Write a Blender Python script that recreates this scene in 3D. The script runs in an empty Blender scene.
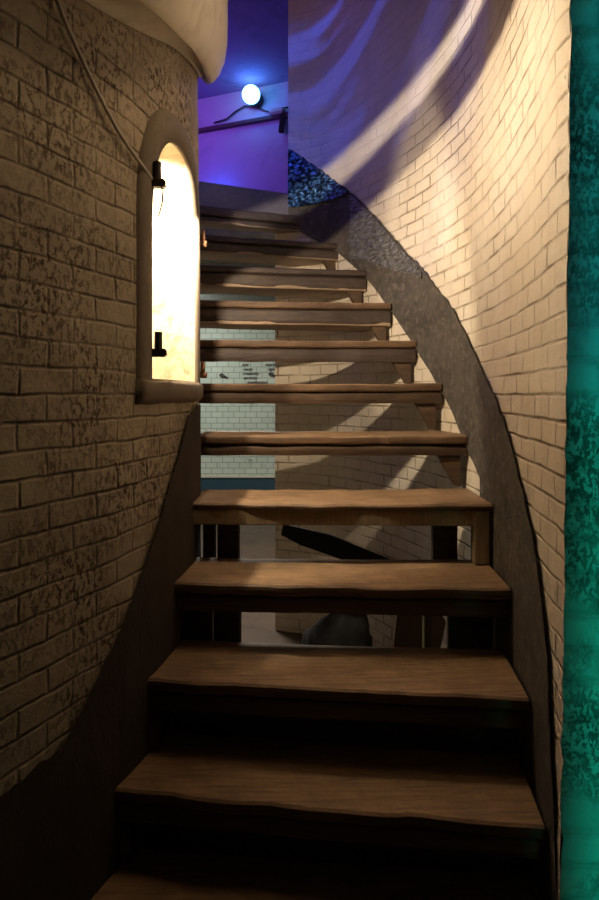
import bpy, bmesh, math, random
from mathutils import Vector, noise
random.seed(7)
S = bpy.context.scene
C = S.collection
F = 600.0; XC = 299.5; YH = 395.0

# ------------------------------------------------------------------ camera
cd = bpy.data.cameras.new('camera'); cam = bpy.data.objects.new('camera', cd); C.objects.link(cam)
cam.location = (0, 0, 0); cam.rotation_euler = (math.pi/2, 0, 0)
cd.sensor_width = 36; cd.lens = 24; cd.shift_y = -(450-YH)/900.0; cd.clip_start = 0.02
S.camera = cam
S.view_settings.view_transform = 'Standard'
S.view_settings.look = 'None'
S.view_settings.exposure = 0.0

# ------------------------------------------------------------------ material helpers
class NT:
    def __init__(s, name):
        s.m = bpy.data.materials.new(name); s.m.use_nodes = True
        s.t = s.m.node_tree; s.t.nodes.clear()
        s.out = s.n('ShaderNodeOutputMaterial'); s.b = s.n('ShaderNodeBsdfPrincipled')
        s.l(s.b.outputs[0], s.out.inputs[0])
    def n(s, kind, **kw):
        x = s.t.nodes.new(kind)
        for k, v in kw.items(): setattr(x, k, v)
        return x
    def l(s, a, b): s.t.links.new(a, b)
    def tex(s, kind='UV', scale=(1,1,1), rot=(0,0,0)):
        tc = s.n('ShaderNodeTexCoord'); mp = s.n('ShaderNodeMapping')
        s.l(tc.outputs[kind], mp.inputs[0]); mp.inputs['Scale'].default_value = scale
        mp.inputs['Rotation'].default_value = rot
        return mp.outputs[0]
    def noise(s, v, scale, detail=5, rough=.6, dist=0):
        x = s.n('ShaderNodeTexNoise'); s.l(v, x.inputs['Vector'])
        x.inputs['Scale'].default_value = scale; x.inputs['Detail'].default_value = detail
        x.inputs['Roughness'].default_value = rough; x.inputs['Distortion'].default_value = dist
        return x.outputs['Fac']
    def ramp(s, f, stops, interp='LINEAR'):
        r = s.n('ShaderNodeValToRGB'); r.color_ramp.interpolation = interp
        e = r.color_ramp.elements
        while len(e) < len(stops): e.new(0.5)
        for i, (p, c) in enumerate(stops):
            e[i].position = p
            e[i].color = (c, c, c, 1) if isinstance(c, (int, float)) else (*c, 1)
        s.l(f, r.inputs[0]); return r.outputs[0]
    def mix(s, f, a, b, mode='MIX'):
        x = s.n('ShaderNodeMix', data_type='RGBA', blend_type=mode)
        for i, v in ((0, f), (6, a), (7, b)):
            if isinstance(v, (int, float)): x.inputs[i].default_value = v
            elif isinstance(v, tuple): x.inputs[i].default_value = (*v, 1)
            else: s.l(v, x.inputs[i])
        return x.outputs[2]
    def math(s, op, a, b=0.0, clamp=False):
        x = s.n('ShaderNodeMath', operation=op, use_clamp=clamp)
        for i, v in ((0, a), (1, b)):
            if isinstance(v, (int, float)): x.inputs[i].default_value = v
            else: s.l(v, x.inputs[i])
        return x.outputs[0]
    def bump(s, h, strength=.5, dist=.01, prev=None):
        x = s.n('ShaderNodeBump'); s.l(h, x.inputs['Height'])
        x.inputs['Strength'].default_value = strength; x.inputs['Distance'].default_value = dist
        if prev: s.l(prev, x.inputs['Normal'])
        s.l(x.outputs[0], s.b.inputs['Normal']); return x.outputs[0]
    def color(s, c):
        if isinstance(c, tuple): s.b.inputs['Base Color'].default_value = (*c, 1)
        else: s.l(c, s.b.inputs['Base Color'])
    def rough(s, r):
        if isinstance(r, (int, float)): s.b.inputs['Roughness'].default_value = r
        else: s.l(r, s.b.inputs['Roughness'])

def brick_material(name, paint, shade, under, mortar, bw=.15, bh=.058, joint=.006, wear=.5, bumpd=.012, wobble=.006, jvis=.8, peel=.55, fade=None):
    k = NT(name); uv = k.tex('UV')
    # wobble the courses a little, as hand-laid painted brick
    nz = k.n('ShaderNodeTexNoise'); k.l(uv, nz.inputs['Vector']); nz.inputs['Scale'].default_value = 9; nz.inputs['Detail'].default_value = 3
    sub = k.n('ShaderNodeVectorMath', operation='SUBTRACT'); k.l(nz.outputs['Color'], sub.inputs[0]); sub.inputs[1].default_value = (.5, .5, .5)
    sc = k.n('ShaderNodeVectorMath', operation='SCALE'); k.l(sub.outputs[0], sc.inputs[0]); sc.inputs['Scale'].default_value = wobble*2.4
    ad = k.n('ShaderNodeVectorMath', operation='ADD'); k.l(uv, ad.inputs[0]); k.l(sc.outputs[0], ad.inputs[1])
    def brick(js, smooth):
        b = k.n('ShaderNodeTexBrick'); k.l(ad.outputs[0], b.inputs['Vector'])
        b.inputs['Scale'].default_value = 1; b.inputs['Brick Width'].default_value = bw; b.inputs['Row Height'].default_value = bh
        b.inputs['Mortar Size'].default_value = js; b.inputs['Mortar Smooth'].default_value = smooth
        b.inputs['Color1'].default_value = (0, 0, 0, 1); b.inputs['Color2'].default_value = (1, 1, 1, 1); b.inputs['Mortar'].default_value = (.5, .5, .5, 1)
        b.inputs['Bias'].default_value = 0
        return b
    b1 = brick(joint, .35); b2 = brick(joint*1.9, 1.0)
    big = k.noise(uv, 2.2, 4); fine = k.noise(uv, 38, 8, .72); mid = k.noise(uv, 11, 6, .65, .6)
    stain = k.noise(k.tex('UV', (6, 1.2, 1)), 1.5, 5)
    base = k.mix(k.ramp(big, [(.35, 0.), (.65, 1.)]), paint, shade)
    base = k.mix(k.math('MULTIPLY', b1.outputs['Color'], .25), base, k.mix(.5, paint, under))
    base = k.mix(k.ramp(stain, [(.5, 0.), (.8, .5)]), base, k.mix(.35, shade, under))
    # joints show dark only here and there
    pres = k.math('MULTIPLY', k.ramp(mid, [(.36, 1-jvis), (.62, 1.)]), k.ramp(k.noise(uv, 3.1, 4, .6), [(.38, 1-jvis), (.6, 1.)])); 
    if fade:
        sx = k.n('ShaderNodeSeparateXYZ'); k.l(uv, sx.inputs[0])
        wv_ = k.math('ADD', sx.outputs['Y'], k.math('ADD', k.math('MULTIPLY', sx.outputs['X'], fade[3]), k.math('MULTIPLY', k.noise(uv, 3, 3), fade[4])))
        mk = k.n('ShaderNodeMapRange', interpolation_type='SMOOTHSTEP'); k.l(wv_, mk.inputs[0])
        mk.inputs[1].default_value = fade[0]; mk.inputs[2].default_value = fade[1]; mk.inputs[3].default_value = 1; mk.inputs[4].default_value = fade[2]
        pres = k.math('MULTIPLY', pres, mk.outputs[0])
    jm = k.math('MULTIPLY', b1.outputs['Fac'], pres)
    col = k.mix(k.math('MULTIPLY', jm, jvis), base, mortar)
    # flaked paint
    region = k.ramp(k.noise(uv, 2.8, 3), [(.42, 0.), (.62, 1.)])
    fl = k.ramp(k.noise(k.tex('UV', (1.3, .7, 1)), 60, 8, .75, .35), [(peel, 0.), (peel+.045, 1.)])
    flm = k.math('MULTIPLY', fl, k.math('MULTIPLY', region, wear))
    col = k.mix(flm, col, under)
    k.color(col); k.rough(.78)
    h = k.math('SUBTRACT', k.math('MULTIPLY', fine, .35), k.math('MULTIPLY', k.math('MULTIPLY', b2.outputs['Fac'], k.math('ADD', k.math('MULTIPLY', pres, .85), .15)), .85))
    h = k.math('SUBTRACT', h, k.math('MULTIPLY', flm, .25))
    h = k.math('ADD', h, k.math('MULTIPLY', mid, .5))
    k.bump(h, .9, bumpd)
    return k.m

def rough_material(name, a, b, scale=12, bumpd=.006, rough=.85, c=None, stretch=(1,1,1), coord='Object'):
    k = NT(name); v = k.tex(coord, stretch)
    n1 = k.noise(v, scale*.25, 5); n2 = k.noise(v, scale, 7, .7, .8)
    col = k.mix(k.ramp(n1, [(.35, 0.), (.68, 1.)]), a, b)
    col = k.mix(k.ramp(n2, [(.5, 0.), (.66, .7)]), col, c if c else tuple(x*.5 for x in a))
    k.color(col); k.rough(rough); k.bump(n2, .7, bumpd)
    return k.m

def wood_material(name, light, dark, grain=(2.0, 34, 34), worn=None, rough=.6, top_worn=True):
    k = NT(name); v = k.tex('Object', grain); o = k.tex('Object')
    g = k.noise(v, 1.0, 8, .65, 1.6); g2 = k.noise(v, 3.2, 6, .7, .4); big = k.noise(o, 3.5, 4)
    col = k.mix(k.ramp(g, [(.3, 0.), (.7, 1.)]), dark, light)
    col = k.mix(k.ramp(g2, [(.55, 0.), (.75, .75)]), col, tuple(x*.35 for x in dark))
    col = k.mix(k.ramp(big, [(.35, .55), (.62, 0.)]), col, tuple(x*.5 for x in dark))
    if worn:
        geo = k.n('ShaderNodeNewGeometry'); sp = k.n('ShaderNodeSeparateXYZ'); k.l(geo.outputs['Normal'], sp.inputs[0])
        up = k.ramp(sp.outputs['Z'], [(.5, 0.), (.95, 1.)])
        wn = k.mix(k.ramp(g, [(.3, 0.), (.72, 1.)]), tuple(x*.55 for x in worn), worn)
        wn = k.mix(k.ramp(k.noise(o, 7, 8, .75), [(.36, .75), (.58, 0.)]), wn, tuple(x*.38 for x in worn))
        wn = k.mix(k.ramp(k.noise(k.tex('Object', (5, 70, 70)), 1.0, 6, .7, .5), [(.5, 0.), (.62, .65)]), wn, tuple(x*.3 for x in worn))
        wn = k.mix(k.ramp(k.noise(k.tex('Object', (14, 30, 30)), 2.2, 5, .7), [(.62, 0.), (.7, .6)]), wn, tuple(x*.25 for x in worn))
        col = k.mix(up, col, wn)
    k.color(col); k.rough(rough)
    k.bump(k.math('ADD', g, k.math('MULTIPLY', g2, .6)), .6, .004)
    return k.m

def plain(name, c, rough=.6, metal=0, bumps=0):
    k = NT(name); v = k.tex('Object'); n = k.noise(v, 40, 4)
    k.color(k.mix(n, tuple(x*.75 for x in c), tuple(min(1, x*1.2) for x in c))); k.rough(rough)
    k.b.inputs['Metallic'].default_value = metal
    if bumps: k.bump(n, .5, bumps)
    return k.m

M = {}
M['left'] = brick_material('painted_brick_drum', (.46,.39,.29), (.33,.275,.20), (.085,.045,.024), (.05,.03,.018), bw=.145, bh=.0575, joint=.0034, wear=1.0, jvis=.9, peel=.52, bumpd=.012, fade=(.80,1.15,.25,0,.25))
M['right'] = brick_material('painted_brick_shaft', (.76,.69,.58), (.68,.59,.45), (.42,.29,.16), (.28,.17,.09), bw=.135, bh=.0575, joint=.0036, wear=.5, jvis=.85, peel=.60, bumpd=.014, fade=(1.52,1.85,.15,.25,.03), wobble=.004)  # fade drops the joints past the shadow edge, shade put into the pattern
M['end'] = brick_material('rough_painted_brick', (.62,.66,.62), (.45,.5,.46), (.10,.11,.10), (.2,.2,.18), bw=.2, bh=.075, joint=.009, wear=.95, bumpd=.02, wobble=.012, jvis=.6, peel=.5)
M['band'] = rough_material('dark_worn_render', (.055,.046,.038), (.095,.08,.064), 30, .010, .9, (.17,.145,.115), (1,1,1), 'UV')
M['bandl'] = rough_material('dark_brown_render', (.032,.022,.016), (.055,.038,.026), 22, .010, .9, (.03,.02,.015), (2,1,1), 'UV')
M['surround'] = rough_material('grey_niche_render', (.16,.13,.10), (.22,.18,.135), 30, .004, .85, (.14,.11,.08))
M['reveal'] = rough_material('niche_reveal_plaster', (.55,.48,.36), (.42,.35,.24), 26, .010, .8, (.24,.17,.09))
M['plaster'] = rough_material('cream_plaster', (.62,.57,.47), (.70,.65,.55), 7, .003, .6, (.50,.45,.36))
M['wood'] = wood_material('worn_tread_timber', (.20,.115,.058), (.07,.038,.02), worn=(.46,.29,.16))
M['wood2'] = wood_material('dark_timber', (.13,.075,.04), (.045,.026,.016))
M['wood3'] = wood_material('pale_post_timber', (.34,.25,.14), (.20,.14,.075), grain=(34,34,3))
M['wood4'] = wood_material('shaded_upper_tread_timber', (.095,.062,.045), (.035,.024,.02))  # same timber, darker and bluer: dim light on the upper flight put into colour
M['woodblue'] = wood_material('grey_boards', (.22,.21,.23), (.15,.14,.16))
M['under'] = wood_material('pale_timber_soffit', (.42,.30,.20), (.30,.21,.135))
M['cable'] = plain('grey_cable', (.50,.45,.38), .5)
M['black'] = plain('black_iron', (.03,.022,.018), .5)
M['rust'] = plain('rusty_iron', (.30,.16,.09), .6, .3)
M['floor'] = rough_material('floor_brown', (.10,.066,.045), (.07,.045,.03), 8, .004, .7)
M['ceil'] = rough_material('ceiling_grey', (.22,.23,.21), (.30,.31,.29), 10, .01, .9)
M['purple'] = rough_material('upper_plaster', (.62,.55,.62), (.52,.45,.55), 3, .002, .85, (.42,.36,.45))
M['bluepaint'] = plain('blue_skirting_paint', (.02,.06,.09), .5)
M['junk'] = plain('dark_sacking', (.015,.014,.013), .9, 0, .01)
M['paper'] = plain('brown_cardboard', (.22,.14,.08), .9)

def tile_material():
    k = NT('mint_glazed_tile'); uv = k.tex('UV')
    b = k.n('ShaderNodeTexBrick'); k.l(uv, b.inputs['Vector'])
    for n_, v in (('Scale', 1), ('Brick Width', .15), ('Row Height', .075), ('Mortar Size', .004), ('Mortar Smooth', .2)): b.inputs[n_].default_value = v
    b.inputs['Color1'].default_value = (.56,.62,.53,1); b.inputs['Color2'].default_value = (.63,.68,.60,1); b.inputs['Mortar'].default_value = (.22,.26,.22,1)
    st = k.ramp(k.noise(uv, 5, 6, .7), [(.62, 0.), (.72, .85)])
    k.color(k.mix(st, b.outputs['Color'], (.12,.12,.09))); k.rough(.35)
    k.bump(k.math('MULTIPLY', b.outputs['Fac'], -1), .4, .004)
    return k.m
M['tile'] = tile_material()

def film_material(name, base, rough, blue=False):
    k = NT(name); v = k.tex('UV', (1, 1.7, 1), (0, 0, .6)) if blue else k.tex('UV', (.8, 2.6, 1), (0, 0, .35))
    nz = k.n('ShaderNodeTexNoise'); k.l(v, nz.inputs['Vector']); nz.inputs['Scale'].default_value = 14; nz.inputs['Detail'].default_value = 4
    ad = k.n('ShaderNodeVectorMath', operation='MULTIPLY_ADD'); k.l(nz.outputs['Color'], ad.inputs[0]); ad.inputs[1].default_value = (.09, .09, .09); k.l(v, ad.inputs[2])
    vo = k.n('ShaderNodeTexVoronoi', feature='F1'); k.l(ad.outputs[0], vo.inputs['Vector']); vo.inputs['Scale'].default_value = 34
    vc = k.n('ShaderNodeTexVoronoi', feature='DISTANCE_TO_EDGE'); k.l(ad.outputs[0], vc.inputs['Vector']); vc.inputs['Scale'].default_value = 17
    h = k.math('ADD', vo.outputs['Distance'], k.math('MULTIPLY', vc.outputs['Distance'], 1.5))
    k.color(k.mix(k.ramp(vo.outputs['Distance'], [(.25, 0.), (.6, 1.)]), base, tuple(x*(.08 if blue else .55) for x in base))); k.rough(rough)  # glints and dark creases of the crinkles painted as a two-tone ramp
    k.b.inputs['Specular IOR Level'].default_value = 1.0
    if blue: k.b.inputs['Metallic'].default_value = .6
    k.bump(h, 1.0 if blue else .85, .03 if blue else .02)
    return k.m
M['foil_bluelit'] = film_material('foil_painted_blue_light', (.22,.55,1.0), .30, True)  # blue of the lamp light put into the foil's base colour
M['film'] = film_material('clear_crinkled_film', (.24,.235,.225), .15)

# ------------------------------------------------------------------ object helpers
def link(name, bm, mat, parent=None, smooth=False, loc=None):
    me = bpy.data.meshes.new(name); bm.normal_update(); bm.to_mesh(me); bm.free()
    o = bpy.data.objects.new(name, me); C.objects.link(o)
    if mat: me.materials.append(mat)
    if smooth:
        for p in me.polygons: p.use_smooth = True
    if loc: o.location = loc
    if parent: o.parent = parent
    return o
def thing(name, label, cat, loc=(0,0,0), group=None):
    o = bpy.data.objects.new(name, None); C.objects.link(o); o.location = loc; o.empty_display_size = .05
    return tag(o, label, cat, group)
def tag(o, label, cat, group=None):
    o['label'] = label; o['category'] = cat
    if group: o['group'] = group
    return o
def struct(o, label=None, cat=None):
    o['kind'] = 'structure'
    if label: o['label'] = label
    if cat: o['category'] = cat
    return o

class Curve:
    """smooth plan curve through (Y, X) points, X as a function of Y or a general polyline by arc length"""
    def __init__(s, pts, side):
        P = [Vector((x, y)) for (y, x) in pts]; q = []
        P = [P[0]*2-P[1]] + P + [P[-1]*2-P[-2]]
        for i in range(1, len(P)-2):
            a, b, c, d = P[i-1:i+3]
            for j in range(16):
                t = j/16
                q.append(.5*((2*b) + (c-a)*t + (2*a-5*b+4*c-d)*t*t + (3*b-a-3*c+d)*t**3))
        q.append(P[-2]); s.q = q; s.side = side
        s.s = [0]
        for i in range(1, len(q)): s.s.append(s.s[-1] + (q[i]-q[i-1]).length)
        s.L = s.s[-1]
    def at(s, u):
        u = max(0, min(s.L, u))
        lo, hi = 0, len(s.q)-1
        while hi-lo > 1:
            m = (lo+hi)//2
            if s.s[m] <= u: lo = m
            else: hi = m
        t = (u-s.s[lo])/max(1e-9, s.s[hi]-s.s[lo])
        return s.q[lo].lerp(s.q[hi], t)
    def nrm(s, u):
        d = (s.at(u+.03)-s.at(u-.03)).normalized()
        return Vector((-d.y, d.x))*s.side          # points into the stair
    def p(s, u, z, off=0):
        a = s.at(u); n = s.nrm(u); return Vector((a.x+n.x*off, a.y+n.y*off, z))
    def u_at_Y(s, Y):
        for i in range(1, len(s.q)):
            if s.q[i].y >= Y:
                t = (Y-s.q[i-1].y)/(s.q[i].y-s.q[i-1].y); return s.s[i-1]+t*(s.s[i]-s.s[i-1])
        return s.L
    def ray(s, x, y):
        """plan position and height where the sight line through a point of the view meets the wall"""
        r = (x-XC)/F; best = None; last = None
        for i in range(len(s.q)):
            f = s.q[i].x - r*s.q[i].y
            if last is not None and last*f <= 0 and s.q[i].y > .3:
                t = last/(last-f) if last != f else 0
                u = s.s[i-1]+t*(s.s[i]-s.s[i-1]); Y = s.at(u).y
                return u, (YH-y)*Y/F
            last = f
        m = min(range(len(s.q)), key=lambda i: abs(s.q[i].x-r*s.q[i].y))
        return s.s[m], (YH-y)*s.q[m].y/F

OUT = Curve([(1.24,.552),(1.325,.562),(1.485,.588),(1.71,.618),(1.95,.638),(2.2,.643),(2.35,.632),(2.5,.608),(2.73,.55),(2.93,.468),(3.12,.372),(3.3,.262),(3.42,.165),(3.5,.06),(3.545,-.067),(3.57,-.145)], 1)
DRUM = Curve([(-.4,-1.35),(.1,-1.25),(.5,-1.04),(.8,-.85),(1.0,-.69),(1.15,-.590),(1.27,-.532),(1.4,-.476),(1.52,-.430),(1.7,-.388),(1.9,-.363),(2.1,-.3585),(2.3,-.396),(2.5,-.475),(2.7,-.60),(2.9,-.76),(3.05,-.93),(3.15,-1.15),(3.18,-1.5)], -1)

def interp(pts, x):
    if x <= pts[0][0]: return pts[0][1]
    for (a, b), (c, d) in zip(pts, pts[1:]):
        if x <= c: return b+(d-b)*(x-a)/(c-a)
    return pts[-1][1]

def sheet(name, cv, us, zlo, zhi, mat, off=0, nz=12, disp=0, parent=None, holes=None, smooth=True, freq=9, edge=0):
    """a curved skin standing on the plan curve between zlo(u) and zhi(u); UV in metres"""
    bm = bmesh.new(); uvl = bm.loops.layers.uv.new('UVMap'); rows = []
    for u in us:
        a, b = zlo(u), zhi(u); col = []
        for j in range(nz+1):
            z = a+(b-a)*j/nz
            d = disp*noise.noise(Vector((u*freq, z*freq, 3.1))) if disp else 0
            zz = z + (edge*noise.noise(Vector((u*40, j, 1.3))) if edge and j == nz else 0)
            col.append((bm.verts.new(cv.p(u, zz, off+d)), (u, zz)))
        rows.append(col)
    for c0, c1 in zip(rows, rows[1:]):
        for j in range(nz):
            if abs(c0[j+1][1][1]-c0[j][1][1]) < 1e-6 and abs(c1[j+1][1][1]-c1[j][1][1]) < 1e-6: continue
            q = [c0[j], c1[j], c1[j+1], c0[j+1]]
            f = bm.faces.new([v[0] for v in q])
            for lp, v in zip(f.loops, q): lp[uvl].uv = v[1]
    if cv.side < 0 : bmesh.ops.reverse_faces(bm, faces=bm.faces[:])
    bmesh.ops.reverse_faces(bm, faces=bm.faces[:])
    return link(name, bm, mat, parent, smooth)

def lin(a, b, n): return [a+(b-a)*i/n for i in range(n+1)]

def add_box(bm, c, d, rot=None, bev=0, seg=2):
    b2 = bmesh.new(); bmesh.ops.create_cube(b2, size=1)
    for v in b2.verts: v.co = Vector((v.co.x*d[0], v.co.y*d[1], v.co.z*d[2]))
    if bev: bmesh.ops.bevel(b2, geom=b2.edges[:], offset=bev, segments=seg, affect='EDGES')
    from mathutils import Euler
    R = Euler(rot or (0,0,0)).to_matrix()
    for v in b2.verts: v.co = R @ v.co + Vector(c)
    merge(bm, b2)
def merge(bm, b2):
    me = bpy.data.meshes.new('t'); b2.to_mesh(me); b2.free(); bm.from_mesh(me); bpy.data.meshes.remove(me)
def add_tube(bm, pts, r, n=10):
    rings = []
    for i, p in enumerate(pts):
        p = Vector(p); a = Vector(pts[max(0, i-1)]); b = Vector(pts[min(len(pts)-1, i+1)]); d = (b-a).normalized()
        up = Vector((0,0,1)) if abs(d.z) < .9 else Vector((1,0,0))
        s_ = d.cross(up).normalized(); t_ = s_.cross(d)
        rings.append([bm.verts.new(p+(s_*math.cos(k*2*math.pi/n)+t_*math.sin(k*2*math.pi/n))*r) for k in range(n)])
    for a, b in zip(rings, rings[1:]):
        for k in range(n): bm.faces.new((a[k], a[(k+1) % n], b[(k+1) % n], b[k]))
    bm.faces.new(rings[0][::-1]); bm.faces.new(rings[-1])

FLOOR = -1.40

# ------------------------------------------------------------------ outer shaft wall
uEnd = OUT.u_at_Y(3.545)
us = [0, .01, .02] + lin(.03, uEnd, 110)
w = sheet('wall_right', OUT, us, lambda u: FLOOR, lambda u: 3.1, M['right'], 0, 90, .006)
# ragged near corner of the brickwork
for v in w.data.vertices:
    if v.co.y < 1.30:
        n_ = noise.noise(Vector((v.co.z*30, 2, 4)))*.006 + noise.noise(Vector((v.co.z*9, 5, 4)))*.004
        v.co.x += n_ + .012*max(-1, min(1.3, v.co.z))*(1.30-v.co.y)/.06
struct(w)
lw = sheet('wall_back', OUT, lin(uEnd, OUT.L, 6), lambda u: FLOOR, lambda u: 1.04, M['right'], 0, 20, .004); struct(lw)
# jamb at its far end
bm = bmesh.new(); pe = OUT.p(uEnd, 0); 
add_box(bm, (pe.x+.22, pe.y+.10, 2.08), (.44, .12, 2.04)); 
struct(link('trim_1', bm, M['right']))
# near end face of the brickwork, lit green
def flat(name, a, b, z0, z1, mat, nx=2, nz=2, uoff=0, disp=0):
    bm = bmesh.new(); uvl = bm.loops.layers.uv.new('UVMap'); a = Vector(a); b = Vector(b); L = (b-a).length; g = []
    nn = Vector((b-a).yx).normalized(); nn = Vector((nn.x, -nn.y))
    for i in range(nx+1):
        p = a.lerp(b, i/nx); col = []
        for j in range(nz+1):
            z = z0+(z1-z0)*j/nz; d = disp*noise.noise(Vector((p.x*14, p.y*14, z*14))) if disp else 0
            col.append((bm.verts.new((p.x+nn.x*d, p.y+nn.y*d, z)), (uoff+L*i/nx, z)))
        g.append(col)
    for c0, c1 in zip(g, g[1:]):
        for j in range(nz):
            q = [c0[j], c1[j], c1[j+1], c0[j+1]]; f = bm.faces.new([v[0] for v in q])
            for lp, v in zip(f.loops, q): lp[uvl].uv = v[1]
    return link(name, bm, mat, None, True)
wf = flat('wall_front', (.552, 1.24), (1.15, 1.24), FLOOR, 3.1, M['end'], 30, 140, .03, .006)
for v in wf.data.vertices:                       # share the ragged corner
    if v.co.x < .56:
        v.co.y = 1.241; v.co.x = .552
        n_ = noise.noise(Vector((v.co.z*30, 2, 4)))*.006 + noise.noise(Vector((v.co.z*9, 5, 4)))*.004
        v.co.x += n_ + .012*max(-1, min(1.3, v.co.z))
struct(wf)

# dark render band climbing along the outer wall
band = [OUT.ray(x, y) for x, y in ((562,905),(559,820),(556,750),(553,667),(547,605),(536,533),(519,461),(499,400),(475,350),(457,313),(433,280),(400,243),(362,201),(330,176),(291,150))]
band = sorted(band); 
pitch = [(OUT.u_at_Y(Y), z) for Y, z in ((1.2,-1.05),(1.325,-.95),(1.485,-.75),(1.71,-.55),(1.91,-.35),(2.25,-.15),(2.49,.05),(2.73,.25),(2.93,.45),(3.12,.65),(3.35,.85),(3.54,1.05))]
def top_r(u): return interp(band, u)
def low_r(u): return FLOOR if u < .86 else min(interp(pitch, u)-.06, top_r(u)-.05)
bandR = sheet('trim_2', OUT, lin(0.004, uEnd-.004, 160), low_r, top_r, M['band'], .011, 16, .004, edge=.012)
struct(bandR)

# ------------------------------------------------------------------ drum (inner wall) with arched niche
un0, un1 = DRUM.u_at_Y(1.615), DRUM.u_at_Y(2.04)
SILL, SPR, HT = .045, .43, .315
uc, uh = (un0+un1)/2, (un1-un0)/2
def arch(u, grow=0, gh=0):
    t = min(1, abs(u-uc)/(uh+grow))
    return SPR + (HT+gh)*(max(0, 1-t**2.5))**.4
us_n = [uc + uh*math.sin(a) for a in lin(-math.pi/2, math.pi/2, 40)]
dl = [u for u in lin(0, un0, 60)]; dr = [u for u in lin(un1, DRUM.L, 60)]
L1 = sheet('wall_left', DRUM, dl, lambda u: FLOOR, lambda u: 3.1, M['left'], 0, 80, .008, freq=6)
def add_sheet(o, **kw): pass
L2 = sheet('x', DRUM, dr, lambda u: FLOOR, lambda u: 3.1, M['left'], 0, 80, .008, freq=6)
L3 = sheet('x', DRUM, us_n, lambda u: FLOOR, lambda u: SILL, M['left'], 0, 30, .008, freq=6)
L4 = sheet('x', DRUM, us_n, arch, lambda u: 3.1, M['left'], 0, 40, .008, freq=6)
bm = bmesh.new()
for o in (L1, L2, L3, L4): bm.from_mesh(o.data)
me = bpy.data.meshes.new('wall_left'); bm.to_mesh(me); bm.free(); me.materials.append(M['left'])
for p in me.polygons: p.use_smooth = True
for o in (L2, L3, L4): bpy.data.objects.remove(o)
L1.data = me; struct(L1)

# niche lining: boundary swept into the wall, plus a back
bd = [(un0, z) for z in lin(SILL, SPR, 10)][:-1] + [(u, arch(u)) for u in us_n] + [(un1, z) for z in lin(SPR, SILL, 10)][1:]
inw = Vector((-1, .12, 0)).normalized()
bm = bmesh.new(); rings = []
for k in range(7):
    rings.append([bm.verts.new(DRUM.p(u, z) + inw*(.30*k/6)) for u, z in bd])
for a, b in zip(rings, rings[1:]):
    for i in range(len(a)-1): bm.faces.new((a[i], a[i+1], b[i+1], b[i]))
    bm.faces.new((a[-1], a[0], b[0], b[-1]))
bm.faces.new(rings[-1])
niche = link('window_1', bm, M['reveal'], None, False); struct(niche)
# raised render surround
def ring_uv(g):
    gh = g*1.25; out = []
    for z in lin(SILL-.02, SPR, 8)[:-1]: out.append((uc-uh-g, z))
    for a in lin(-math.pi/2, math.pi/2, 40):
        u = uc+(uh+g)*math.sin(a); out.append((u, arch(u, g, gh)))
    for z in lin(SPR, SILL-.02, 8)[1:]: out.append((uc+uh+g, z))
    return out
bm = bmesh.new()
prof = [(0, 0), (0, .010), (.030, .014), (.066, .010), (.072, -.004)]
rr = [[bm.verts.new(DRUM.p(u, z, o_)) for u, z in ring_uv(g)] for g, o_ in prof]
for a, b in zip(rr, rr[1:]):
    for i in range(len(a)-1): bm.faces.new((a[i], a[i+1], b[i+1], b[i]))
link('surround', bm, M['surround'], niche, True)
# sill block
bm = bmesh.new(); n_ = 14; g = []
sec = [(-.02, SILL-.005), (.012, SILL-.003), (.022, SILL-.014), (.020, SILL-.05), (.010, -.018), (-.01, -.03)]
for i in range(n_+1):
    u = uc-uh-.072+(2*uh+.144)*i/n_
    j_ = noise.noise(Vector((i*.9, 0, 0)))*.004
    g.append([bm.verts.new(DRUM.p(u, z+j_, o_)) for o_, z in sec])
for a, b in zip(g, g[1:]):
    for k in range(len(sec)-1): bm.faces.new((a[k], b[k], b[k+1], a[k+1]))
bm.faces.new(g[0]); bm.faces.new(g[-1][::-1])
link('sill', bm, M['surround'], niche, True)

# dark render band low on the drum
bl = sorted(DRUM.ray(x, y) for x, y in ((-60,835),(0,792),(30,768),(55,750),(78,712),(100,667),(118,628),(133,589),(148,547),(161,505),(175,455),(186,417),(193,406)))
bandL = sheet('trim_3', DRUM, lin(bl[0][0]-.4, bl[-1][0]+.35, 150), lambda u: FLOOR, lambda u: interp(bl, u), M['bandl'], .010, 20, .004, edge=.010)
struct(bandL)

# ------------------------------------------------------------------ cream plaster soffit and string overhead
z1p = [(DRUM.u_at_Y(Y), z) for Y, z in ((.8,.86),(1.15,.875),(1.37,.895),(1.55,.94),(1.74,1.02),(1.95,1.085),(2.1,1.12),(2.25,1.19),(2.4,1.30),(2.6,1.48),(3.0,1.9))]
sf = thing('plastered_stair_string', 'cream plastered curving stair string and flange overhanging the top of the brick drum', 'stair string', (-.6, 1.8, 1.1))
fw = [(DRUM.u_at_Y(Y), w_) for Y, w_ in ((.8,.13),(1.3,.125),(1.45,.11),(1.6,.078),(1.8,.045),(2.05,.018),(2.3,.012),(3,.012))]
def sweep(name, secf, mat, u0, u1, n=90):
    bm = bmesh.new(); g = []
    for i in range(n+1):
        u = u0+(u1-u0)*i/n
        zz = sum(interp(z1p, u+d) for d in (-.08,-.04,0,.04,.08))/5; f = sum(interp(fw, u+d) for d in (-.06,-.03,0,.03,.06))/5
        g.append([bm.verts.new(DRUM.p(u, zz+z, o_) - sf.location) for o_, z in secf(f)])
    for a, b in zip(g, g[1:]):
        for k in range(len(a)-1): bm.faces.new((a[k], b[k], b[k+1], a[k+1]))
    return link(name, bm, mat, sf, True)
u0s, u1s = DRUM.u_at_Y(.75), DRUM.u_at_Y(2.95)
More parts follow.
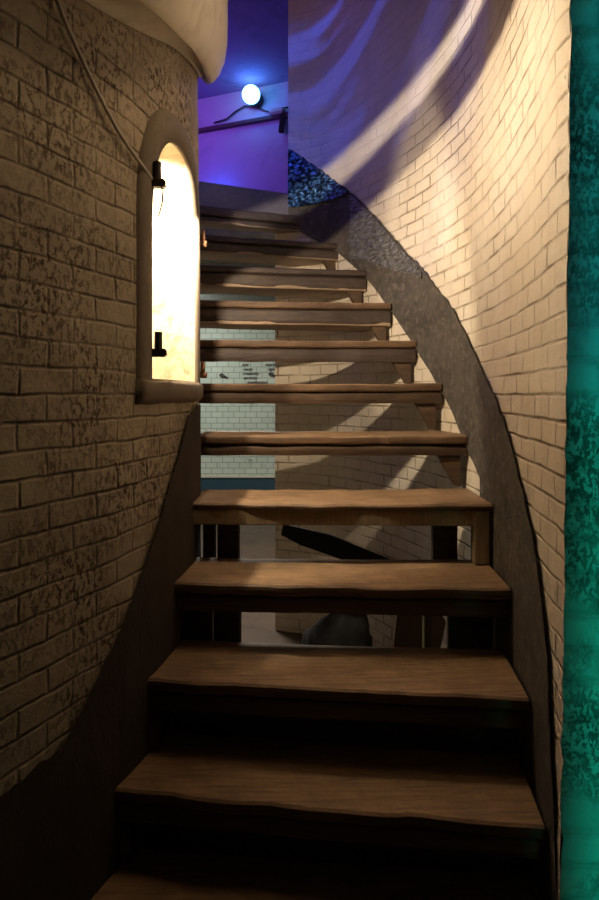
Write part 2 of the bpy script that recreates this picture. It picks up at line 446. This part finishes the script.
sweep('flange', lambda f: [(-.01,.01),(.004,-.004),(.010,-.006),(.016,0),(f*.6,.004),(f,.012),(f+.004,.03),(f+.004,.10)], M['plaster'], u0s, u1s)
sweep('fascia', lambda f: [(f+.004,.12),(f+.010,.06),(f+.012,-.012),(f+.022,-.026),(f+.040,-.018),(f+.062,.012),(f+.080,.055),(f+.088,.11),(f+.090,.18),(f+.090,.5),(f+.090,1.9)], M['plaster'], u0s, u1s)

# ------------------------------------------------------------------ staircase
stair = thing('timber_staircase', 'worn open-riser timber staircase curving up between the white drum and the shaft wall', 'staircase', (0, 1.3, FLOOR))
SO = stair.location
# z of tread top, front-left (X,Y), front-right (X,Y), depth left, right
T = [
 (-1.15, (-.50,1.27), (.535,1.18), .26, .26),
 (-.95, (-.448,1.445), (.541,1.325), .26, .26),
 (-.75, (-.405,1.585), (.568,1.49), .26, .28),
 (-.55, (-.378,1.765), (.600,1.71), .27, .30),
 (-.35, (-.362,1.955), (.620,1.93), .27, .32),
 (-.15, (-.385,2.25), (.628,2.25), .25, .31),
 (.05, (-.455,2.46), (.590,2.49), .24, .32),
 (.25, (-.56,2.66), (.530,2.73), .22, .32),
 (.45, (-.66,2.79), (.445,2.92), .20, .32),
 (.65, (-.76,2.92), (.350,3.12), .18, .32),
 (.85, (-.86,3.06), (.245,3.36), .16, .25),
 (1.05, (-.94,3.16), (.165,3.56), .14, .10),
]
def board(name, z, fl, fr, dl_, dr_, th, mat, parent, inset=0, wav=.006, zoff=0, bow=.0, nb=.006, wfront=True):
    """plank with a worn, slightly wandering front edge"""
    fl = Vector((*fl, 0)); fr = Vector((*fr, 0)); d = (fr-fl); L = d.length; d.normalize(); b = Vector((-d.y, d.x, 0))
    org = (fl+fr)/2; bm = bmesh.new(); N = 34; rows = []
    for i in range(N+1):
        t = i/N; dep = dl_+(dr_-dl_)*t; p0 = fl+(fr-fl)*t - org
        wv = wav*noise.noise(Vector((t*7, z*13, 0)))*1.6 + wav*.5*noise.noise(Vector((t*23, z*13, 2)))
        sag = -bow*4*t*(1-t)
        worn = -.004*max(0, math.sin(math.pi*t))
        dz = .0025*noise.noise(Vector((t*11, z*9, 5)))
        y0 = inset + (wv if wfront else 0)
        sec = [(y0+.004, -th), (y0, -th+nb), (y0-.001, -th*.5), (y0, -nb*1.1), (y0+nb, -.001), (y0+.05, worn*.6), (dep*.5, worn), (dep, 0), (dep, -th)]
        rows.append([bm.verts.new(p0+b*yy+Vector((0,0,zz+sag+dz))) for yy, zz in sec])
    K = len(rows[0])
    for a, c in zip(rows, rows[1:]):
        for k in range(K): bm.faces.new((a[k], a[(k+1) % K], c[(k+1) % K], c[k]))
    bm.faces.new(rows[0][::-1]); bm.faces.new(rows[-1])
    bmesh.ops.recalc_face_normals(bm, faces=bm.faces[:])
    o = link(name, bm, mat, parent)
    for p in o.data.polygons: p.use_smooth = False
    o.location = Vector((org.x, org.y, z+zoff)) - (SO if parent == stair else parent['_w'])
    return o
def wpos(o, v): o['_w'] = v
treads = []
for i, (z, fl, fr, a, b) in enumerate(T):
    fl = Vector(fl); fr = Vector(fr)
    th = .032 if i != 4 else .022
    if i == 11: th = .05
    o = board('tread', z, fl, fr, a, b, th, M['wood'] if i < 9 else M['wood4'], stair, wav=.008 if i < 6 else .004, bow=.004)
    treads.append(o)
# a beam / nosing piece under the front edge of each tread
def sub(o_parent, o):
    """reparent keeping the world place"""
    w_ = o.location.copy()            # relative to stair
    o.parent = o_parent; o.location = w_ - o_parent.location
for i, (z, fl, fr, a, b) in enumerate(T):
    if i == 4: continue
    th = .032; hh = [.058,.058,.058,.058,0,.045,.052,.066,.074,.068,.056,.035][i]
    if i == 11: th = .05
    ins = .008 if i >= 5 else .016
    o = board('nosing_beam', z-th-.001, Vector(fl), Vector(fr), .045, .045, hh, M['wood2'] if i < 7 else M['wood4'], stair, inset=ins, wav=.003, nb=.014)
    sub(treads[i], o)
    if i >= 8:   # pale boarded underside of the upper treads
        o = board('soffit_board', z-th-hh+.020, Vector(fl), Vector(fr), a-.004, b-.004, .028, M['under'], stair, inset=.012, wav=0, nb=.003, wfront=False)
        sub(treads[i], o)
        for t in (.35, .62, .88):
            p = Vector(fl).lerp(Vector(fr), t); bm = bmesh.new(); add_tube(bm, [(0,0,-.002),(0,0,.004)], .006, 8)
            s_ = link('screw', bm, M['black'], stair); s_.location = Vector((p.x, p.y+.10, z-th-hh-.004)) - SO
            sub(treads[i], s_)

def tread_front(i, t, back=0):
    z, fl, fr, a, b = T[i]; fl = Vector(fl); fr = Vector(fr); d = (fr-fl).normalized(); n_ = Vector((-d.y, d.x))
    return fl.lerp(fr, t)+n_*back
def sbox(name, c, d, mat, rot=None, bev=.003):
    bm = bmesh.new(); add_box(bm, (0,0,0), d, rot, bev); o = link(name, bm, mat, stair); o.location = Vector(c)-SO; return o
# riser rail under the fifth tread, set back
def rail(i, z0, z1, back, th, mat, t0=0.0, t1=1.0, name='riser'):
    a = tread_front(i, t0, back); b = tread_front(i, t1, back); mid = (a+b)/2; ang = math.atan2(b.y-a.y, b.x-a.x)
    return sbox(name, (mid.x, mid.y, (z0+z1)/2), ((b-a).length, th, z1-z0), mat, (0, 0, ang))
rail(4, -.425, -.373, .022, .022, M['wood3'], .01, .955)
# pale post and darker posts between fourth and fifth tread
def post(i, t, back, z0, z1, w_, th, mat, name='post'):
    p = tread_front(i, t, back); d = tread_front(i, 1)-tread_front(i, 0); ang = math.atan2(d.y, d.x)
    return sbox(name, (p.x, p.y, (z0+z1)/2), (w_, th, z1-z0), mat, (0, 0, ang))
post(4, .968, .028, -.548, -.373, .048, .05, M['wood3'])
post(4, .885, .19, -.66, -.373, .085, .04, M['wood2'])
post(4, .105, .20, -.66, -.373, .075, .05, M['wood2'])
post(4, .035, .20, -.66, -.373, .04, .05, M['wood2'])
# posts below the fourth tread
post(3, .05, .17, -.87, -.60, .075, .05, M['wood2']); post(3, .135, .20, -.87, -.60, .085, .05, M['wood2'])
post(3, .79, .19, -.87, -.60, .022, .05, M['wood3']); post(3, .93, .20, -.87, -.60, .14, .03, M['wood2'])
# closed risers below the third and second treads
rail(2, -1.10, -.842, .19, .02, M['wood2'], .0, 1.08)
rail(1, -1.30, -1.042, .17, .02, M['wood2'], .0, 1.08)
rail(0, -1.395, -1.242, .06, .02, M['wood2'], .0, 1.08)
# end-grain cleats standing on the drum side
for i, t, back in ((3, -.015, .02), (2, .0, .02), (1, .0, .03)):
    z = T[i][0]; p = tread_front(i, t, back); 
    sbox('cleat', (p.x+.002, p.y+.05, z-.155), (.055, .12, .095), M['wood2'], None, .006)
# shaped brackets carrying the right-hand ends of the upper treads
for i in range(5, 11):
    z = T[i][0]; zt = z-.082; zb = T[i-1][0]+.003
    p = tread_front(i, .985, .03); q = tread_front(i, .90, .03)
    d = Vector((p.x-q.x, p.y-q.y, 0)); back = Vector((-d.y, d.x, 0)).normalized()*.035
    P = Vector((p.x, p.y, 0)); Q = Vector((q.x, q.y, 0)); bm = bmesh.new()
    f = [Q+Vector((0,0,zt)), Q.lerp(P, .75)+Vector((0,0,zb)), P+Vector((0,0,zb)), P+Vector((0,0,zt))]
    c = (P+Vector((0,0,zt)))
    v0 = [bm.verts.new(x-c) for x in f]; v1 = [bm.verts.new(x+back-c) for x in f]
    bm.faces.new(v0); bm.faces.new(v1[::-1])
    for k in range(4): bm.faces.new((v0[k], v1[k], v1[(k+1) % 4], v0[(k+1) % 4]))
    bmesh.ops.recalc_face_normals(bm, faces=bm.faces[:])
    bmesh.ops.bevel(bm, geom=bm.edges[:], offset=.002, segments=1, affect='EDGES')
    o = link('bracket', bm, M['wood2'], stair); o.location = c-SO
    # pale back post behind it
# top riser with landing edge
o = board('landing_board', 1.215, (-1.0,3.22), (.06,3.665), .04, .04, .16, M['woodblue'], stair, wav=.003)

# ------------------------------------------------------------------ foil and film on the outer wall
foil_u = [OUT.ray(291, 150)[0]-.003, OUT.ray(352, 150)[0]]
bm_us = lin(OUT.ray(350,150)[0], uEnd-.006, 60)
fo = sheet('foil_sheet', OUT, bm_us, lambda u: max(1.10, top_r(u)-.34), lambda u: top_r(u)-.004, M['foil_bluelit'], .024, 30, .010, freq=30)
tag(fo, 'crinkled foil sheet with blue light painted into its colour, covering the dark band beside the top step', 'foil sheet')
fi_us = lin(OUT.ray(425,290)[0], OUT.ray(352,150)[0]-.003, 70)
u_a, u_b = fi_us[0], fi_us[-1]
fi = sheet('plastic_film', OUT, fi_us, lambda u: top_r(u)-.02-.02-.32*((u-u_a)/(u_b-u_a))**1.1, lambda u: top_r(u)-.01, M['film'], .018, 26, .006, freq=24)
tag(fi, 'clear crinkled plastic film draped on the dark band beside the upper treads', 'plastic film')

# ------------------------------------------------------------------ niche fittings
def lamp_bracket(px, py, cable, label):
    u, z = DRUM.ray(px, py); p = DRUM.p(u, z, .016)
    t = thing('lamp_bracket', label, 'lamp bracket', tuple(p), 'black iron brackets on the lit niche')
    bm = bmesh.new(); add_box(bm, (0, 0, 0), (.054, .028, .022), (0, 0, .1), .004); link('clamp', bm, M['black'], t)
    bm = bmesh.new(); add_tube(bm, [(.006,-.004,.008),(.006,-.004,.05),(.006,-.004,.056)], .0105, 14)
    link('lamp_socket', bm, M['black'], t, False)
    if cable:
        bm = bmesh.new(); add_tube(bm, [(.018,-.006,-.01),(.020,-.006,-.03),(.020,-.006,-.05),(.014,-.006,-.075),(.009,-.006,-.09)], .0022, 8); link('flex', bm, M['black'], t, True)
    return t
lamp_bracket(150, 184, True, 'upper black bracket at the niche edge where the grey cable ends')
lamp_bracket(151, 353, False, 'lower black bracket at the niche edge just above the sill')
for px, py, lb in ((200, 240, 'upper rusty iron pintle on the drum edge right of the niche'), (200.5, 371, 'lower rusty iron pintle on the drum edge right of the niche sill')):
    u = DRUM.u_at_Y(2.2); z = (YH-py)*2.2/F; p = DRUM.p(u, z, 0)
    t = thing('iron_pintle', lb, 'pintle', tuple(p), 'rusty pintles on the drum')
    bm = bmesh.new(); add_tube(bm, [(-.012,0,-.014),(.014,-.004,-.014),(.032,-.006,-.016)], .0115, 10); link('stub', bm, M['rust'], t, True)
    bm = bmesh.new(); add_tube(bm, [(.018,-.004,-.008),(.018,-.004,.034)], .0085, 10); link('pin', bm, M['rust'], t, True)
# cable down the drum
pts = []
cp = [(49,-12),(52,0),(63,28),(76,56),(88,82),(100,106),(113,130),(126,150),(138,166),(149,181)]
for x, y in cp:
    u, z = DRUM.ray(x, y); pts.append(DRUM.p(u, z, .012))
pp = []
for a, b in zip(pts, pts[1:]):
    for k in range(4): pp.append(a.lerp(b, k/4))
pp.append(pts[-1]); bm = bmesh.new(); add_tube(bm, pp, .0048, 10)
tag(link('electric_cable', bm, M['cable'], None, True), 'pale grey electric cable hanging diagonally across the brick drum', 'cable')

# ------------------------------------------------------------------ room beyond, lower level
def quad(name, pts, mat, uv=None):
    bm = bmesh.new(); l = bm.loops.layers.uv.new('UVMap'); f = bm.faces.new([bm.verts.new(p) for p in pts])
    for lp, c in zip(f.loops, pts): lp[l].uv = (c[0], c[1])
    return link(name, bm, mat)
struct(quad('floor', [(-5,-1.5,FLOOR),(3,-1.5,FLOOR),(3,8.4,FLOOR),(-5,8.4,FLOOR)], M['floor']))
wb = flat('wall_far', (-5, 8.0), (2, 8.0), FLOOR, 1.04, M['tile'], 2, 2); struct(wb)
bm = bmesh.new(); add_box(bm, (-1.5, 7.985, -1.25), (7, .03, .30)); struct(link('baseboard_back', bm, M['bluepaint']))
bm = bmesh.new(); add_box(bm, (-1.5, 7.97, -1.085), (7, .05, .025), None, .004); struct(link('trim_4', bm, M['plaster']))
struct(flat('wall_left_far', (-5, -1.5), (-5, 8.0), FLOOR, 3.1, M['tile'], 2, 2))
# ceiling of the lower room = slab of the upper landing (leaves the stair shaft open)
bm = bmesh.new(); add_box(bm, (-2.2, 5.95, 1.11), (5.6, 4.1, .14)); struct(link('ceiling', bm, M['ceil']))
# handwriting on the tiles
def txt(s_, x, z, size):
    cu = bpy.data.curves.new('painted_writing', 'FONT'); cu.body = s_; cu.size = size; cu.shear = .35; cu.extrude = .0005; cu.offset = .001
    cu.align_x = 'LEFT'
    o = bpy.data.objects.new('painted_writing', cu); C.objects.link(o); o.data.materials.append(M['black'])
    o.location = (x, 7.992, z); o.rotation_euler = (math.pi/2, 0, 0); o.parent = wb; return o
for s_, px, py in (('just', 242, 366), ('ready', 242.5, 370.6), ('creativity', 242.5, 375), ('serenity', 243, 379.2), ('imagination', 247, 383.6), ('more', 265, 366), ('light', 268, 370.6)):
    txt(s_, (px-XC)*8/F, (YH-py)*8/F, .058)
# dark patches, iron plates on the tiles
for k, (px, py) in enumerate(((222, 375.5), (271, 374.5))):
    bm = bmesh.new(); add_tube(bm, [(0,0,0),(0,-.03,0)], .03, 9); add_tube(bm, [(-.03,-.01,.01),(.07,-.02,-.03)], .014, 8)
    o = link('pipe_stub', bm, M['black']); o.location = ((px-XC)*8/F, 7.99, (YH-py)*8/F)
    tag(o, ['dark broken pipe stub left of the handwriting on the tiled wall', 'dark broken pipe stub right of the handwriting on the tiled wall'][k], 'pipe stub')

# clutter under the stair
bm = bmesh.new()
bmesh.ops.create_icosphere(bm, subdivisions=4, radius=1)
for v in bm.verts:
    n_ = 1+.35*noise.noise(v.co*1.6)+.1*noise.noise(v.co*5); v.co = Vector((v.co.x*.17*n_, v.co.y*.13*n_, v.co.z*.2*n_))
o = link('sack', bm, M['junk'], None, True); o.location = (.20, 2.80, FLOOR+.19); tag(o, 'dark crumpled sack lying under the stairs', 'sack')
def slab(name, pts, y, th, mat, label, cat):
    bm = bmesh.new(); P = [Vector(((x-XC)*y/F, y, (YH-yy)*y/F)) for x, yy in pts]; c = sum(P, Vector())/len(P); c.z = min(p.z for p in P)
    a = [bm.verts.new(p-c) for p in P]; b = [bm.verts.new(p-c+Vector((0,th,0))) for p in P]
    bm.faces.new(a); bm.faces.new(b[::-1])
    for k in range(len(a)): bm.faces.new((a[k], b[k], b[(k+1) % len(a)], a[(k+1) % len(a)]))
    bmesh.ops.recalc_face_normals(bm, faces=bm.faces[:])
    o = link(name, bm, mat); o.location = c; tag(o, label, cat); return o

slab('leaning_board', [(393,650),(398,604),(434,600),(446,622),(440,650)], 2.35, .02, M['paper'], 'ragged brown board leaning under the stairs beside the sack', 'board')
slab('dark_plank', [(281,535),(283,524),(330,535),(405,566),(400,580),(300,545)], 2.95, .02, M['junk'], 'dark slanting plank leaning on the brick wall behind the stairs', 'plank')

# ------------------------------------------------------------------ upper room
A, B = Vector((-2.6, 5.86)), Vector((1.2, 4.40))
bk = flat('wall_upper', A, B, 1.18, 2.56, M['purple'], 2, 2); struct(bk)
struct(flat('wall_upper_left', (-2.6, 3.4), (-2.6, 5.9), 1.18, 2.56, M['purple'], 2, 2))
bm = bmesh.new(); add_box(bm, (-1.2, 4.95, 2.62), (5.0, 2.9, .12)); struct(link('ceiling_upper', bm, rough_material('violet_light_ceiling', (.30,.22,.42), (.22,.16,.34), 3, .004, .9)))  # purple light of the upper room put into the ceiling colour
bm = bmesh.new(); add_box(bm, (-1.0, 1.0, 3.16), (6.0, 5.4, .1)); struct(link('ceiling_shaft', bm, M['ceil']))
d = (B-A).normalized(); nb_ = Vector((-d.y, d.x))*-1
def onwall(px, py, off):
    r = (px-XC)/F
    # intersect with line A + t d
    t = (r*A.y-A.x)/(d.x-r*d.y); p = A+d*t; z = (YH-py)*p.y/F
    return Vector((p.x, p.y, z)) + Vector((nb_.x, nb_.y, 0))*off
a = onwall(180, 135.5, .02); b = onwall(288, 114.5, .02); b.z = a.z
bm = bmesh.new(); m_ = (a+b)/2; add_box(bm, m_, ((b-a).length+1.2, .035, .035), (0, 0, math.atan2(d.y, d.x)), .005)
struct(link('trim_5', bm, plain('ledge_brown', (.10,.05,.06), .8)))
p = onwall(251, 94.5, 0)*.972
lt = thing('bulkhead_lamp', 'glowing round blue-white lamp on the purple wall above the landing', 'lamp', tuple(p))
bm = bmesh.new(); bmesh.ops.create_uvsphere(bm, u_segments=28, v_segments=16, radius=.073)
e = NT('lamp_glow'); e.b.inputs['Base Color'].default_value = (.8,.9,1,1); e.b.inputs['Emission Color'].default_value = (.14,.50,1,1); e.b.inputs['Emission Strength'].default_value = 9
link('globe', bm, e.m, lt, True)
bm = bmesh.new(); q = Vector((-nb_.x, -nb_.y, 0)); add_tube(bm, [q*.05, q*.118], .06, 20); link('base', bm, M['black'], lt)
# conduit and small bracket by the jamb
bm = bmesh.new(); add_tube(bm, [onwall(x, y, .02) for x, y in ((215,124),(228,120),(236,113),(246,107),(258,109),(270,113),(280,110),(291,108))], .007, 8)
cb = link('lamp_flex', bm, M['black'], lt, True); cb.location = -lt.location
bm = bmesh.new(); c_ = onwall(279, 114, .05); t = thing('wall_fixing', 'small pale bracket with a dark hanging strap beside the shaft wall corner', 'bracket', tuple(c_))
add_box(bm, (0,0,0), (.12, .05, .045), (0,0,-.2), .01); link('arm', bm, M['plaster'], t)
bm = bmesh.new(); add_box(bm, (.045,0,-.09), (.045, .03, .17), (0,.1,0), .005); link('strap', bm, M['black'], t)

# ------------------------------------------------------------------ light
NL = 46
def area(name, loc, target, size, energy, col, sy=None, spread=None):
    l = bpy.data.lights.new(name, 'AREA'); l.energy = energy; l.color = col; l.size = size
    if sy: l.shape = 'RECTANGLE'; l.size_y = sy
    if spread: l.spread = spread
    o = bpy.data.objects.new(name, l); C.objects.link(o); o.location = loc
    o.rotation_euler = (Vector(target)-Vector(loc)).to_track_quat('-Z', 'Y').to_euler(); return o
def pt(name, loc, energy, col, r=.03):
    l = bpy.data.lights.new(name, 'POINT'); l.energy = energy; l.color = col; l.shadow_soft_size = r
    o = bpy.data.objects.new(name, l); C.objects.link(o); o.location = loc; return o
def spot(name, loc, target, energy, col, ang=60, blend=.3, r=.02):
    l = bpy.data.lights.new(name, 'SPOT'); l.energy = energy; l.color = col; l.spot_size = math.radians(ang); l.spot_blend = blend; l.shadow_soft_size = r
    o = bpy.data.objects.new(name, l); C.objects.link(o); o.location = loc
    o.rotation_euler = (Vector(target)-Vector(loc)).to_track_quat('-Z', 'Y').to_euler(); return o
WARM = (1, .78, .50)
spot('niche_lamp', (-.54, 1.77, .56), (-.60, 2.06, .46), NL, (1,.82,.58), 164, .15, .02)
Lm = Vector((-.335, 1.79, .60))
def gobo(o, fn):
    """a patterned spot lamp: strength follows the emission direction in the lamp's own space"""
    l = o.data; l.use_nodes = True; t = l.node_tree; em = t.nodes['Emission']
    tc = t.nodes.new('ShaderNodeTexCoord'); sp = t.nodes.new('ShaderNodeSeparateXYZ'); t.links.new(tc.outputs['Normal'], sp.inputs[0])
    fn(t, tc, sp, em)
def orient(o, zdir, ydir):
    z = -Vector(zdir).normalized(); y = Vector(ydir); y = (y-z*y.dot(z)).normalized(); x = y.cross(z)
    from mathutils import Matrix
    o.rotation_euler = Matrix((x, y, z)).transposed().to_euler()
Ls = Vector((-.335, 1.76, .914)); pn = (Vector((.643,2.05,1.34))-Ls).cross(Vector((.29,3.25,1.132))-Ls).normalized()
st = spot('added_streak_spot', Ls, (.482,2.88,1.37), 85, (1,.86,.72), 82, .12, .004); orient(st, Vector((.482,2.88,1.37))-Ls, pn)  # added unseen spot; its patterned beam draws the streak beside the niche light
def streak(t, tc, sp, em):
    a = t.nodes.new('ShaderNodeMath'); a.operation = 'ABSOLUTE'; t.links.new(sp.outputs['Y'], a.inputs[0])
    m = t.nodes.new('ShaderNodeMapRange'); m.interpolation_type = 'SMOOTHSTEP'; t.links.new(a.outputs[0], m.inputs[0])
    m.inputs[1].default_value = .018; m.inputs[2].default_value = .062; m.inputs[3].default_value = 1; m.inputs[4].default_value = 0
    t.links.new(m.outputs[0], em.inputs['Strength'])
gobo(st, streak)
ax = Vector((.63, 2.30, .25))
nm = (Vector((.64,1.99,1.15))-Lm).cross(Vector((.41,3.03,1.03))-Lm).normalized()
if nm.z < 0: nm = -nm
mn = spot('added_niche_spot', Lm, ax, 74, (1,.80,.57), 150, .25, .012); orient(mn, ax-Lm, nm)  # added unseen spot outside the opening, standing in for the niche lamp
def cut(t, tc, sp, em):
    # local coordinates of the beam; a set plane imitates the arch rim's shadow
    z = -(ax-Lm).normalized(); y = (nm-z*nm.dot(z)).normalized()
    c = t.nodes.new('ShaderNodeVectorMath'); c.operation = 'DOT_PRODUCT'; t.links.new(tc.outputs['Normal'], c.inputs[0])
    c.inputs[1].default_value = (0, nm.dot(y), nm.dot(z))
    m = t.nodes.new('ShaderNodeMapRange'); m.interpolation_type = 'SMOOTHSTEP'; t.links.new(c.outputs['Value'], m.inputs[0])
    m.inputs[1].default_value = -.030; m.inputs[2].default_value = .008; m.inputs[3].default_value = 1; m.inputs[4].default_value = 0
    m2 = t.nodes.new('ShaderNodeMapRange'); m2.interpolation_type = 'SMOOTHSTEP'; t.links.new(c.outputs['Value'], m2.inputs[0])
    m2.inputs[1].default_value = -.95; m2.inputs[2].default_value = -.1; m2.inputs[3].default_value = .10; m2.inputs[4].default_value = 1
    mu = t.nodes.new('ShaderNodeMath'); mu.operation = 'MULTIPLY'; t.links.new(m.outputs[0], mu.inputs[0]); t.links.new(m2.outputs[0], mu.inputs[1])
    t.links.new(mu.outputs[0], em.inputs['Strength'])
gobo(mn, cut)
bs = spot('added_blue_spot', (-.62, 3.05, 2.35), (.25, 3.1, 1.65), 22, (.04,.10,1), 95, .5, .01)  # added unseen blue spot; its streaks come from a noise pattern
def bands(t, tc, sp, em):
    cb_ = t.nodes.new('ShaderNodeCombineXYZ')
    for ix, v in ((0, (-2.6, 3.4, 0)), (1, (.5, .4, 0))):
        dd = t.nodes.new('ShaderNodeVectorMath'); dd.operation = 'DOT_PRODUCT'; t.links.new(tc.outputs['Normal'], dd.inputs[0]); dd.inputs[1].default_value = v
        t.links.new(dd.outputs['Value'], cb_.inputs[ix])
    n = t.nodes.new('ShaderNodeTexNoise'); n.inputs['Scale'].default_value = 1.6; n.inputs['Detail'].default_value = 2; t.links.new(cb_.outputs[0], n.inputs['Vector'])
    m = t.nodes.new('ShaderNodeMapRange'); m.interpolation_type = 'SMOOTHSTEP'; t.links.new(n.outputs['Fac'], m.inputs[0])
    m.inputs[1].default_value = .49; m.inputs[2].default_value = .62; m.inputs[3].default_value = .02; m.inputs[4].default_value = 1
    t.links.new(m.outputs[0], em.inputs['Strength'])
gobo(bs, bands)
area('green_wash', (.60, .85, -.65), (.82, 1.24, -.65), .10, 1.5, (.0,.85,.55), 1.3, math.radians(80))
area('teal_wash', (.60, .85, .70), (.82, 1.24, .70), .10, 1.4, (.0,.70,.68), 1.5, math.radians(80))
spot('tread_light', (.30, 2.05, 2.3), (.17, 1.98, -.4), 17, (1,.70,.42), 30, 1.0, .12)
area('fill_near', (.45, 1.5, 1.7), (-.6, 1.4, .3), .4, 1.7, (1,.68,.36), None, math.radians(100))
# tiled room
area('room_light', (-1.6, 6.4, .98), (-.9, 7.8, -.4), 1.2, 38, (.95,1,.90))
area('under_landing_light', (-.42, 4.12, 1.025), (-.42, 4.121, 0), .3, 55, (1,.92,.80))
# upper room
area('purple_wash', (-1.4, 4.3, 2.2), (-.4, 5.1, 1.8), .5, 7.5, (.34,.09,1))
pt('blue_low', tuple(onwall(219,194,.14)), 2.2, (.01,.10,1), .04)
pt('blue_lamp', tuple(onwall(251,94.5,0)*.95), 1.1, (.0,.20,1), .03)
pt('blue_foil_light', (-.22, 3.05, 1.55), 2.4, (.03,.12,1), .05)
area('purple_shaft', (-.9, 3.0, 2.5), (.3, 2.9, 1.9), .3, 1.7, (.72,.16,.50))
w_ = bpy.data.worlds.new('w'); S.world = w_; w_.use_nodes = True
w_.node_tree.nodes['Background'].inputs[0].default_value = (.9,.75,.6,1); w_.node_tree.nodes['Background'].inputs[1].default_value = .012
